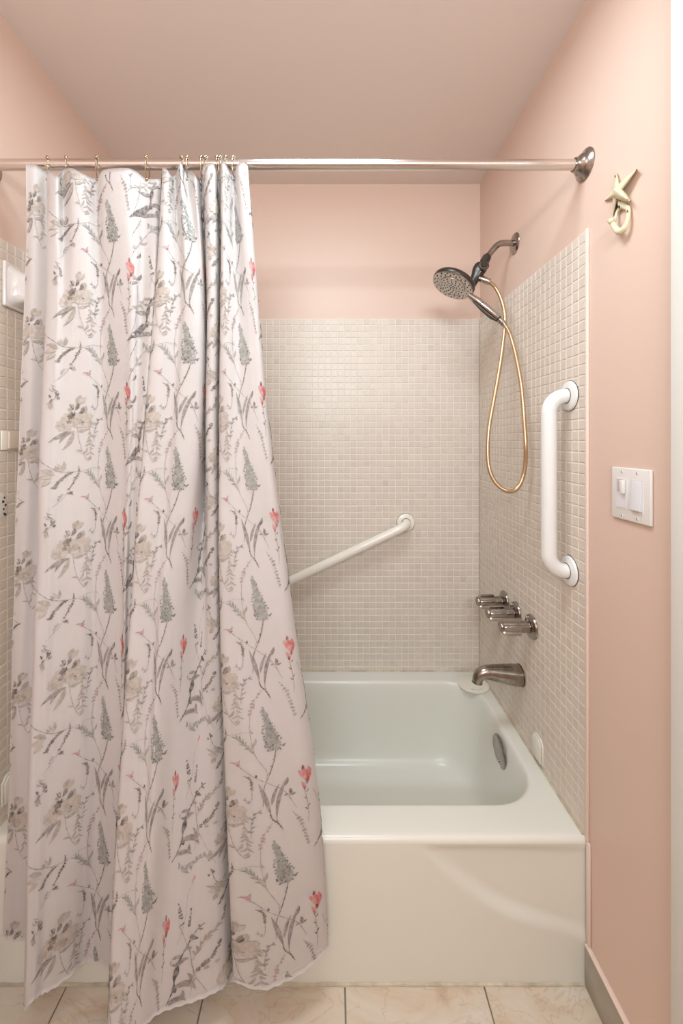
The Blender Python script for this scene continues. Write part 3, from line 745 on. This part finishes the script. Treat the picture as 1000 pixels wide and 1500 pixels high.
# cloth sheet with a back face 0.8 mm behind, a turned hem and the print, all one mesh
CV = G.reshape(-1, 3); off = np.zeros((NR, NC)); 
hemband = (GZ < (hemz[None]+.022)); sideband = (GS[None] < .014) | (GS[None] > GS[-1]-.014)
BV = (G-Nn*(.0009+.0006*(hemband | sideband))[:, :, None]).reshape(-1, 3)
idx = np.arange(NR*NC).reshape(NR, NC)
f1 = np.stack([idx[:-1, :-1], idx[:-1, 1:], idx[1:, 1:], idx[1:, :-1]], 2).reshape(-1, 4)
f2 = f1[:, ::-1]+NR*NC
ed = np.concatenate([idx[0], idx[1:, -1], idx[-1, :-1][::-1], idx[1:-1, 0][::-1]])
f3 = np.stack([ed, np.roll(ed, -1), np.roll(ed, -1)+NR*NC, ed+NR*NC], 1)
AV = np.concatenate([CV, BV, PV]); n0 = 2*NR*NC
AF = np.concatenate([f1, f2, f3, PF+n0])
AC = np.concatenate([np.ones((n0, 4)), PC])
mi = [0]*(len(f1)+len(f2)+len(f3))+[1]*len(PF)
cur = empty('shower_curtain', (float(GX[-1].mean()), .95, .10))
tag(cur, 'white cotton shower curtain printed with grey wild flowers and red tulips, drawn to the left', 'shower curtain')
mesh_obj('curtain_cloth', AV, AF, None, cur, smooth=True, colors=AC, mats=[M_cloth, M_print], midx=mi)
# row of stitches round the hem
hs = MB()
sv = []
for c in range(0, NC-3, 3):
    r = int((1-.02/(topz[c]-hemz[c]))*(NR-1)); rr_ = (1-.018/(topz[c]-hemz[c]))*(NR-1); r = int(rr_); f_ = rr_-r
    a = G[r, c]*(1-f_)+G[r+1, c]*f_+Nn[r, c]*.0007; c2 = c+2
    b = G[r, c2]*(1-f_)+G[r+1, c2]*f_+Nn[r, c2]*.0007
    hs.tube([a, b], .0003, 5, 1)
hs.build('hem_stitching', mat('hem_thread', (226, 216, 206), .9), cur)

# curtain rings: wire loop over the rod with rollers along its top
RU = [65, 93, 140, 213, 262, 273, 294, 302, 317, 322.5, 330, 342]
def make_ring():
    e = empty('curtain_ring', (0, 0, 0))
    R0 = RR+.0042; P_ = []
    for i in range(0, 13):
        a = PI*(1.10-1.2*i/12)
        P_.append((0, -R0*math.cos(PI-a) if False else R0*math.cos(a), R0*math.sin(a)))
    # legs run down to the grommet and close in a bulb
    leg1 = [(0.0006, -.006, -.040), (0, -.0145, -.026), (0, -.0182, -.013)]
    leg2 = [(0, .0182, -.013), (0, .0140, -.026), (-.0006, .004, -.038)]
    MB().tube(leg1+P_+leg2, .0011, 8, 4).build('wire', M_brass, e)
    for k in range(5):
        a = PI/2+(k-2)*.50
        MB().ball((0, R0*math.cos(a), R0*math.sin(a)), .0037, n=12).build('roller_bead', M_brass, e)
    MB().ball((0, -.0055, -.0405), .0034, n=12).build('hook_ball', M_brass, e)
    return e
ring0 = make_ring()
places = ['at the far left end of the rod', 'second from the left end of the rod', 'third from the left, above the wide smooth panel', 'alone in the middle of the curtain, fourth from the left',
          'fifth from the left, first of the bunched rings', 'sixth from the left, just right of the first bunched ring', 'seventh from the left, left one of a close pair', 'eighth from the left, right one of a close pair',
          'ninth from the left, fourth from the right', 'tenth from the left, third from the right', 'eleventh from the left, next to last', "last on the right at the curtain's free edge"]
for i, u in enumerate(RU):
    if i == 0: r = ring0
    else:
        r = ring0.copy(); col.objects.link(r)
        for ch in list(ring0.children):
            c = ch.copy(); col.objects.link(c); c.parent = r
    r.location = ((u-CX)/F*(RY-.01), RY, RZ); r.rotation_euler = (0, 0, math.radians([38, 30, 14, 8, 35, 8, 5, -12, 4, -6, 3, -5][i]))
    tag(r, 'antique nickel roller curtain ring, '+places[i], 'curtain ring', 'curtain rings hooked over the shower rod')

# ---------------------------------------------------------------- shower set on the right-hand wall
SY = .640*F/(754-CX)+.0
fx, fy, fz = XR, 1.456, CZ+289/F*1.456
arm = empty('shower', (fx, fy, fz-.036)); tag(arm, 'chrome shower arm with round rain head, docked hand shower and long gold hose', 'shower')
MB().lathe([(0, .036), (.0015, .0365), (.005, .034), (.008, .026), (.0095, .014), (.0095, .010)], (fx, fy, fz), (-1, 0, 0), 48).build('flange', M_chrome2, arm)
pa = lambda u, v, d=0: pt(u, v, fy+d)
a_pts = [(fx-.002, fy, fz), pa(745, 356), pa(734, 356.5), pa(727, 360), pa(720, 368), pa(711, 380)]
MB().tube(a_pts, .0105, 24, 6).build('arm_pipe', M_chrome2, arm)
head = arm
d = (Vector(pa(693, 412))-Vector(pa(712, 378))).normalized()
c0 = Vector(pa(713.5, 376))
m = MB().lathe([(0, .010), (.000, .0145), (.024, .0155), (.026, .013), (.031, .013)], c0[:], d[:], 24, mod=lambda h, a: 1+.04*math.cos(8*a))
m.lathe([(-.006, .011), (0, .0115)], c0[:], d[:], 24)
m.build('swivel_nut', M_dark, head)
c1 = c0+d*.031
m = MB().lathe([(0, .012), (.004, .020), (.012, .0235), (.026, .0235), (.038, .021), (.048, .0175), (.064, .0155), (.080, .015)], c1[:], d[:], 28,
               mod=lambda h, a: 1+.10*math.cos(3*a)*(1 if .003 < h < .05 else 0))
m.lathe([(-.002, .0), (-.002, .013), (.012, .013), (.02, .011)], (c1+d*.018+Vector((.0, -.018, 0))).__getitem__(slice(0, 3)), (0, -1, .1), 24)
body = m.build('diverter_body', M_dark, head)
MB().lathe([(0, .017), (.006, .0175), (.009, .014), (.010, 0)], (c1+d*.020+Vector((.002, -.026, 0)))[:], (0, -1, .1), 24, mod=lambda h, a: 1+.05*math.cos(10*a)).build('diverter_knob', mat('grey_bronze_knob', (96, 90, 80), .3, metal=.6), body)
# the round head: face looks down, left and a little to the viewer
hc = Vector(pt(664, 416, fy-.005)); ray = hc-Vector((0, 0, CZ)); ray.normalize()
Xv = Vector((1, 0, 0)); Xv = (Xv-ray*Xv.dot(ray)).normalized(); Zv = Xv.cross(ray).normalized()
if Zv.z < 0: Zv = -Zv
nf = (-.33*Xv-.78*Zv-.52*ray).normalized()
R_ = .076
h = MB().lathe([(-.046, .012), (-.040, .020), (-.030, .036), (-.020, .060), (-.012, R_-.004), (-.006, R_), (.004, R_), (.007, R_-.002)], hc[:], nf[:], 64)
disc = h.build('rain_head', M_dark, head)
MB().lathe([(.000, R_-.002), (.0085, R_-.0018), (.0105, R_-.004), (.0095, R_-.007), (.0095, .052), (.0080, .050), (.0080, .047), (.012, .045), (.013, .03), (.013, 0)], hc[:], nf[:], 64).build('spray_face', M_chrome, disc)
e1 = (Xv-nf*Xv.dot(nf)).normalized(); e2 = nf.cross(e1)
for (n_, r_, zz, rs, ph) in ((1, 0, .0131, .0022, 0), (6, .009, .0131, .0020, 0), (9, .018, .0130, .0022, .2), (12, .0285, .0129, .0024, .1), (15, .039, .0124, .0024, 0), (18, .057, .0096, .0024, 0), (18, .066, .0096, .0024, .17)):
    for k in range(n_):
        a = 2*PI*k/n_+ph; p = hc+nf*zz+e1*math.cos(a)*r_+e2*math.sin(a)*r_
        MB().lathe([(-.001, rs), (.001, rs*.9), (.0018, rs*.5), (.0018, 0)], p[:], nf[:], 8).build('nozzle', M_nozz, disc)
# handle of the docked hand shower
hp = [pt(686, 432, fy-.035), pt(697, 440, fy-.04), pt(712, 452, fy-.047), pt(725, 463, fy-.052), pt(729, 466.5, fy-.054)]
hd = MB().tube(hp, [.011, .0160, .0168, .0150, .0128], 24, 6, flat=.8).build('hand_shower_handle', M_chrome, head)
MB().tube([pt(729.3, 466.8, fy-.054), pt(730.3, 467.7, fy-.0545)], .0115, 24, 1).build('handle_ring', M_nozz, hd)
MB().tube([pt(730.5, 467.9, fy-.055), pt(740, 477, fy-.059)], [.0112, .0095], 24, 1).build('handle_nut', M_chrome, hd)
MB().ball(pt(706, 443, fy-.062), .0022).build('handle_button', M_nozz, hd)
MB().ball(pt(713, 448.5, fy-.065), .0026, (1.2, 1, .8)).build('handle_button', M_brass, hd)
MB().tube([pt(692, 441, fy-.055), pt(704, 453, fy-.058), pt(718, 465, fy-.062), pt(727, 470, fy-.062)], [.002, .0040, .0040, .002], 12, 6).build('grip_groove', M_dark, hd)
# outlet nut under the diverter
MB().tube([pt(699, 407, fy-.004), pt(704, 408.5, fy-.006), pt(717, 413.5, fy-.01)], [.0085, .0125, .0115], 20, 1).build('outlet_nut', M_chrome, head)
# hose
hz = [(716, 413), (724, 420), (732, 434), (737.5, 452), (739.5, 472), (737, 500), (732, 535), (724, 580), (716.5, 622), (714, 655), (716, 685), (725, 706), (740, 718.5), (754, 718),
      (764, 703), (769, 680), (769.5, 650), (767, 610), (763, 565), (757, 530), (750, 500), (744, 484), (738, 475)]
dd = np.interp(np.arange(len(hz)), [0, 4, 8, 13, 16, 20, len(hz)-1], [-.01, -.05, -.10, -.145, -.165, -.10, -.058])
P_ = catmull([pt(u, v, fy+a) for (u, v), a in zip(hz, dd)], 40)
MB().tube([p[:] for p in P_], [.0068+.0003*math.sin(i*2.1) for i in range(len(P_))], 14, 1).build('hose', M_hose, arm)

# three fluted chrome tap handles, one stem wall plate each
def tap(u, v):
    y = (XR-TT)*F/(u-CX); z = CZ-(v-CY)/F*y; x = XR-TT
    e = empty('tap_handle', (x, y, z-.04))
    MB().lathe([(0, .0385), (.002, .039), (.006, .037), (.009, .030), (.010, .020), (.010, .016)], (x, y, z), (-1, 0, 0), 48).build('escutcheon', M_chrome2, e)
    MB().lathe([(.008, .0145), (.012, .018), (.030, .0185), (.050, .0175), (.052, .015)], (x, y, z), (-1, 0, 0), 32).build('stem_sleeve', M_chrome2, e)
    def md(h, a): return 1+.42*max(0, math.cos(5*a))**.5*(1 if h > .04 else 0)-.08
    k = MB().lathe([(.040, .0100), (.041, .0190), (.044, .0205), (.090, .0195), (.096, .0180), (.098, .0145)], (x, y, z), (-1, 0, 0), 60, mod=md).build('knob', M_chrome, e)
    MB().lathe([(.094, .0170), (.100, .0172), (.103, .0160), (.104, .0130), (.1025, .0120), (.1025, 0)], (x, y, z), (-1, 0, 0), 32).build('index_cap', M_chrome2, k)
    return e
for (u, v, lab) in ((739, 881, 'chrome tap handle farthest from viewer, nearest the back wall'), (756, 898, 'chrome tap handle in the middle of the three'), (779, 918, 'chrome tap handle nearest the viewer, above and right of the spout')):
    tag(tap(u, v), lab, 'tap handle', 'row of three tap handles over the tub spout')
# spout
sx, sy, sz = XR-TT, 1.40, CZ-(989-CY)/F*1.40
sp = empty('tub_spout', (sx, sy, sz-.035)); tag(sp, 'worn chrome tub spout on the tiles below the three tap handles', 'spout')
pr = [((sx, sz), .034, .034), ((sx-.004, sz), .035, .035), ((sx-.03, sz+.002), .0335, .034), ((sx-.07, sz+.006), .028, .029), ((sx-.105, sz+.0095), .023, .024), ((sx-.125, sz+.009), .0215, .0215),
      ((sx-.139, sz+.001), .020, .019), ((sx-.146, sz-.012), .0185, .0165), ((sx-.148, sz-.025), .018, .0155)]
V = []; Fc = []; n = 36
cen = [Vector((p[0][0], sy, p[0][1])) for p in pr]
cs = catmull([c[:] for c in cen], 4); mm_ = len(cs)
ra = np.interp(np.linspace(0, len(pr)-1, mm_), range(len(pr)), [p[1] for p in pr]); rb = np.interp(np.linspace(0, len(pr)-1, mm_), range(len(pr)), [p[2] for p in pr])
for i in range(mm_):
    T = (cs[min(i+1, mm_-1)]-cs[max(i-1, 0)]).normalized(); 
    if i < 5: T = Vector((-1, 0, 0))
    e_a = Vector((0, 1, 0)); e_b = T.cross(e_a).normalized()
    for k in range(n):
        a = 2*PI*k/n; V.append((cs[i]+e_a*math.cos(a)*ra[i]+e_b*math.sin(a)*rb[i])[:])
for i in range(mm_-1):
    for k in range(n): Fc.append((i*n+k, i*n+(k+1) % n, (i+1)*n+(k+1) % n, (i+1)*n+k))
Fc.append(tuple(range(n))); q0 = (mm_-1)*n
mesh_obj('spout_body', V, Fc, M_chrome2, sp, sharp=60)
# inner mouth
end = cs[-1]; T = (cs[-1]-cs[-2]).normalized()
MB().lathe([(-.02, 0), (-.02, .0135), (-.001, .0145), (.0005, .0165), (-.001, .0178)], end[:], T[:], n).build('spout_mouth', M_chrome2, sp)
MB().lathe([(0, .0352), (.0015, .0362), (.004, .0352)], (sx, sy, sz), (-1, 0, 0), 40).build('wall_collar', M_dark, sp)

# ---------------------------------------------------------------- grab bars
def grab(name, a, b, wall_dir, r, fr, stand, m_, label):
    a, b = Vector(a), Vector(b); w = Vector(wall_dir)                 # w points off the wall
    e = empty(name, a.lerp(b, .5)[:]); tag(e, label, 'grab bar')
    t_ = (b-a).normalized(); bend = .045
    pts = [a+w*.002]
    for k in range(13):
        al = PI/2*k/12; pts.append(a+w*(stand-bend+bend*math.sin(al))+t_*(bend-bend*math.cos(al)))
    for k in range(13):
        al = PI/2*(1-k/12); pts.append(b+w*(stand-bend+bend*math.sin(al))-t_*(bend-bend*math.cos(al)))
    pts.append(b+w*.002)
    MB().tube([p[:] for p in pts], r, 32, 1).build('bar', m_, e)
    for p in (a, b):
        f = MB().lathe([(0, fr), (.002, fr+.0005), (.006, fr-.002), (.0085, fr-.008), (.009, r+.004), (.009, r+.0012)], p[:], w[:], 48).build('flange', m_, e)
        MB().lathe([(.0, fr+.0003), (.0, fr+.0013), (.0012, fr+.0013), (.0012, fr)], p[:], w[:], 48).build('flange_gasket', M_dark, f)
        MB().lathe([(.0085, r+.0002), (.0085, r+.0018), (.0098, r+.0015), (.0098, r+.0002)], p[:], w[:], 48).build('flange_collar', M_dark, f)
    return e
ax = XR-TT
yb_ = ax*F/(834-CX)
grab('grab_bar', (ax, yb_, CZ+66/F*yb_), (ax, yb_, CZ-190/F*yb_), (-1, 0, 0), .0195, .040, .056, M_gw, 'upright white grab bar on the tiles of the right wall')
yy = YB-TT
grab('grab_bar', pt(594, 765.5, yy), pt(411, 852, yy), (0, -1, 0), .0188, .039, .055, M_gw2, 'slanting cream grab bar on the back wall tiles')

# ---------------------------------------------------------------- small things on the tub and tiles
# slotted round drain cover lying on the rim corner
dcx, dcy, dz0 = .579, 1.690, RIM+.0008
m = MB().lathe([(0, .058), (.002, .0605), (.0045, .060), (.0055, .052), (.006, .040), (.0066, .036), (.0085, .024), (.0095, .012), (.0098, 0)], (dcx, dcy, dz0), (0, 0, 1), 56)
dc = empty('drain_cover', (dcx, dcy, dz0)); tag(dc, 'round cream slotted drain cover lying on the tub corner under the spout', 'drain cover')
m.build('disc', M_cream, dc)
for k in range(5):
    MB().box(dcx-.018+k*.009-.0014, dcx-.018+k*.009+.0014, dcy-.043, dcy-.033, dz0+.0058, dz0+.0064, bev=.0001, seg=1).build('slot', M_slot, dc)
for k in range(12):
    a = k*PI/6; MB().ball((dcx+.017*math.cos(a), dcy+.017*math.sin(a), dz0+.0088), .0016, n=8).build('raised_dot', M_cream, dc)
# clips that hold the curtain against the side walls
def clip(w, s, y, z, hy, hz, label):
    e = empty('curtain_clip', (w, y, z-hz)); tag(e, label, 'curtain clip')
    c = .014; P8 = [(y-hy, z-hz), (y+hy, z-hz), (y+hy, z+hz-c), (y+hy-c, z+hz), (y-hy+c, z+hz), (y-hy, z+hz-c)]
    lo, hi = sorted((w, w+s*.004)); MB().prism(P8, 'x', lo, hi, bev=.001).build('back_plate', M_cream, e)
    P9 = [(y+(a-y)*.9, z+(b-z)*.9) for a, b in P8]
    lo, hi = sorted((w+s*.0068, w+s*.0098)); MB().prism(P9, 'x', lo, hi, bev=.001).build('front_plate', M_cream, e)
    lo, hi = sorted((w+s*.003, w+s*.008)); MB().box(lo, hi, y-.012, y+.012, z-hz*.5, z+hz*.2, bev=.001).build('spacer', M_cream, e)
clip(XR-TT, -1, 1.276, .4245, .030, .037, 'cream curtain clip on the right wall tiles just above the tub rim')
clip(XL+TT, 1, 1.108, .4500, .030, .037, 'cream curtain clip on the left wall tiles, partly behind the curtain')
# glazed soap dish on the left wall
def wl(u, v, off=TT): x = XL+off; y = x*F/(u-CX); return (x, y, CZ-(v-CY)/F*y)
sd = empty('ceramic_towel_bar_post', (XL+TT, 1.13, 1.73)); tag(sd, 'white glazed ceramic towel bar post on the left wall tiles by the curtain edge', 'towel bar post')
x0 = XL+TT
MB().box(x0, x0+.010, 1.080, 1.18, 1.732, 1.852, bev=.004, seg=3).build('wall_plate', M_cer, sd)
V = []; Fc = []; n = 28; st = [(.008, .047, .057, 0), (.013, .040, .052, 0), (.020, .034, .047, 0), (.030, .030, .042, -.002), (.045, .028, .038, -.004), (.060, .028, .035, -.005), (.072, .027, .034, -.005), (.078, .022, .028, -.005), (.080, .010, .012, -.005)]
for (o_, hy, hz_, dz) in st:
    for k in range(n):
        a = 2*PI*k/n; ca, sa = math.cos(a), math.sin(a); ex = .45
        V.append((x0+o_, 1.1300+math.copysign(abs(ca)**ex, ca)*hy, 1.792+dz+math.copysign(abs(sa)**ex, sa)*hz_))
for i in range(len(st)-1):
    for k in range(n): Fc.append((i*n+k, i*n+(k+1) % n, (i+1)*n+(k+1) % n, (i+1)*n+k))
Fc.append(tuple((len(st)-1)*n+k for k in range(n)))
mesh_obj('post_arm', V, Fc, M_cer, sd, sharp=50)
# flat blank cream plate and a flecked sticker lower on the same wall
pl = empty('wall_cap_plate', (x0, 1.12, 1.35)); tag(pl, 'plain cream rounded plate stuck on the left wall tiles at the picture edge', 'wall plate')
MB().box(x0, x0+.006, 1.075, 1.155, 1.351, 1.403, bev=.003).build('back_plate', M_cream, pl)
MB().box(x0+.006, x0+.014, 1.090, 1.17, 1.354, 1.401, bev=.004).build('front_plate', mat('blush_cream_plastic', (224, 206, 190), .4), pl)
st_ = empty('printed_sticker', (x0, 1.085, 1.17)); tag(st_, 'white sticker with black flecks on the left wall tiles at the very picture edge', 'sticker')
MB().prism([(1.05, 1.17), (1.098, 1.176), (1.097, 1.205), (1.088, 1.238), (1.05, 1.245)], 'x', x0, x0+.0015, bev=.0004).build('backing', M_white, st_)
for (a, b, r_) in ((1.091, 1.180, .004), (1.086, 1.195, .003), (1.092, 1.205, .0035), (1.084, 1.215, .004), (1.088, 1.225, .0028), (1.087, 1.183, .003)):
    MB().lathe([(0, r_), (.0004, r_*.9), (.0005, 0)], (x0+.0015, a, b), (1, 0, 0), 10, mod=lambda h, t_: 1+.3*math.sin(3*t_)).build('fleck', M_black, st_)

# ---------------------------------------------------------------- light switch plate
y0, y1, z0, z1 = .8265, .943, 1.2015, 1.3165
sw = empty('light_switch', (XR, (y0+y1)/2, z0)); tag(sw, 'white double light switch plate with a slide dimmer and a rocker on the pink wall', 'light switch')
MB().box(XR-.0065, XR, y0, y1, z0, z1, bev=.003, seg=3).build('plate', M_plas, sw)
yc1, yc2 = .909, .863; zc_ = (z0+z1)/2
for yc_ in (yc1, yc2):
    MB().box(XR-.0072, XR-.006, yc_-.0175, yc_+.0175, zc_-.034, zc_+.034, bev=.0004, seg=1).build('device_frame', M_plas2, sw)
    for s in (-1, 1):
        k = MB().lathe([(-.001, .0032), (.0006, .003), (.0009, .0022), (.0009, 0)], (XR-.0065, yc_, zc_+s*.048), (-1, 0, 0), 16).build('screw', M_plas, sw)
        MB().box(XR-.0078, XR-.0072, yc_-.0005, yc_+.0006, zc_+s*.048-.0028, zc_+s*.048+.0028, M=None).build('screw_slot', M_black, k)
# left device: slide dimmer over a paddle
MB().box(XR-.0080, XR-.007, yc1-.0150, yc1+.0155, zc_-.031, zc_+.002, bev=.0004, seg=1).build('dimmer_paddle', M_plas2, sw)
MB().box(XR-.0076, XR-.0071, yc1-.014, yc1+.014, zc_+.003, zc_+.031).build('dimmer_track', mat('track_recess', (206, 198, 194), .5), sw)
MB().box(XR-.0150, XR-.0076, yc1-.013, yc1-.003, zc_+.001, zc_+.030, bev=.0010).build('dimmer_slider', M_plas, sw)
# right device: rocker pressed at the top, its foot standing proud
bm_pts = [(XR-.0072, zc_+.031), (XR-.0080, zc_+.030), (XR-.0135, zc_-.029), (XR-.0125, zc_-.031), (XR-.0072, zc_-.031)]
MB().prism(bm_pts, 'y', yc2-.0145, yc2+.0145, bev=.0005).build('rocker', M_plas2, sw)

# ---------------------------------------------------------------- starfish hook on the pink wall
def sf(cx_, cy_, off): return wr(880+cx_/13.64, 240+cy_/13.64, off)
star = empty('starfish_hook', sf(300, 1100, 0)); tag(star, 'cream painted metal starfish wall hook with worn rusty spots', 'wall hook')
m = MB(); cen = Vector(sf(300, 560, .024))
tips = [(312, 185, .005), (715, 110, .010), (590, 755, .016), (75, 730, .004), (240, 1030, .006)]
cb_ = (300, 560)
for (tx, ty, off), W_ in zip(tips, (88, 78, 128, 78, 60)):
    L_ = math.hypot(tx-cb_[0], ty-cb_[1]); ux, uy = (tx-cb_[0])/L_, (ty-cb_[1])/L_; px, py = -uy, ux
    V = []; Fc = []; n = 9; m_ = 14
    for i in range(m_):
        f = i/(m_-1); cx_, cy_ = cb_[0]+ux*L_*f, cb_[1]+uy*L_*f
        w = max(W_*(1-f**4)*(1-.50*f), 9); hgt = .013*(1-f)+off*.8+.003
        for k in range(n):
            g = -1+2*k/(n-1); ridge = math.sqrt(max(0, 1-abs(g)**1.7))
            base_off = max(.001, hgt-.011)
            V.append(sf(cx_+px*w*g, cy_+py*w*g, base_off+(hgt-base_off)*ridge))
        V.append(sf(cx_, cy_, max(.0, hgt-.014)))
    n1 = n+1
    for i in range(m_-1):
        for k in range(n1): Fc.append((i*n1+k, i*n1+(k+1) % n1, (i+1)*n1+(k+1) % n1, (i+1)*n1+k))
    Fc.append(tuple((m_-1)*n1+k for k in range(n1))[::-1]); m.add(V, Fc)
starm = m.build('starfish', M_shell, star, sharp=70)
m = MB()
lp = [(420, 720), (470, 830), (535, 880), (550, 990), (525, 1150), (460, 1290), (370, 1350), (290, 1290), (225, 1170), (190, 1130)]
off_ = [.005, .005, .006, .008, .011, .014, .017, .019, .021, .022]
m.tube([sf(a, b, o_) for (a, b), o_ in zip(lp, off_)], [.0036, .0044, .0046, .0040, .0046, .0062, .0072, .0062, .0060, .0066], 16, 6)
m.tube([sf(400, 860, .005), sf(330, 950, .006), sf(290, 1080, .010), sf(270, 1180, .017), sf(300, 1240, .018)], [.0036, .0032, .0032, .0036, .0045], 14, 6)
m.tube([sf(535, 900, .006), sf(440, 850, .005), sf(390, 880, .005), sf(340, 950, .006)], [.0044, .0045, .004, .003], 14, 6)
m.tube([sf(360, 640, .003), sf(400, 800, .004), sf(440, 870, .005)], [.0060, .0060, .0050], 14, 6)
m.ball(sf(215, 1145, .023), .0072)
loop = m.build('hook_loop', M_shell, star, sharp=60)
def fleck(a, b, o_, r_, m_, sc): MB().ball(sf(a, b, o_), r_, sc).build('worn_spot', m_, star)
fleck(385, 705, .0105, .0036, M_black, (.5, .6, 1.2)); fleck(366, 862, .0100, .0036, M_black, (.5, .6, 1.1)); fleck(280, 250, .0085, .0026, M_rust, (.5, .4, 1.3))
fleck(710, 118, .012, .0022, M_rust, (.6, .8, .6)); fleck(588, 745, .0165, .0022, M_rust, (.6, .8, .6)); fleck(528, 945, .0125, .0026, M_rust, (.5, .4, 1.3)); fleck(535, 705, .0180, .0016, M_rust, (.6, 1, .6))

# ---------------------------------------------------------------- light
def area(name, loc, size, power, rgb, target=None, sy_=None):
    L_ = bpy.data.lights.new(name, 'AREA'); L_.energy = power; L_.color = rgb; L_.size = size
    if sy_: L_.shape = 'RECTANGLE'; L_.size_y = sy_
    o = bpy.data.objects.new(name, L_); col.objects.link(o); o.location = loc
    if target: o.rotation_euler = (Vector(target)-Vector(loc)).to_track_quat('-Z', 'Y').to_euler()
    return o
area('ceiling_lamp_light', (-.02, .78, 2.46), .40, 8.5, (.80, .97, 1.06))
area('upward_fill_light', (-.1, -1.2, 2.05), .9, 24, (.82, .97, 1.06), (0, .6, 2.85), .3)  # added fill behind the viewer, aimed up to brighten ceiling and alcove
wd = bpy.data.worlds.new('world'); scn.world = wd; wd.use_nodes = True
wd.node_tree.nodes['Background'].inputs[0].default_value = (.9, .9, 1, 1); wd.node_tree.nodes['Background'].inputs[1].default_value = .3

# ---------------------------------------------------------------- camera
cd = bpy.data.cameras.new('camera'); cam = bpy.data.objects.new('camera', cd); col.objects.link(cam)
cam.location = (0, 0, CZ); cam.rotation_euler = (PI/2, 0, 0)
cd.sensor_fit = 'VERTICAL'; cd.sensor_height = 36; cd.lens = 36*F/1500
cd.shift_x = (500-CX)/1500; cd.shift_y = -(750-CY)/1500
cd.clip_start = .02
scn.camera = cam
scn.view_settings.view_transform = 'Standard'; scn.view_settings.look = 'None'
scn.view_settings.gamma = 1; scn.view_settings.use_curve_mapping = False
scn.view_settings.exposure = 0.42
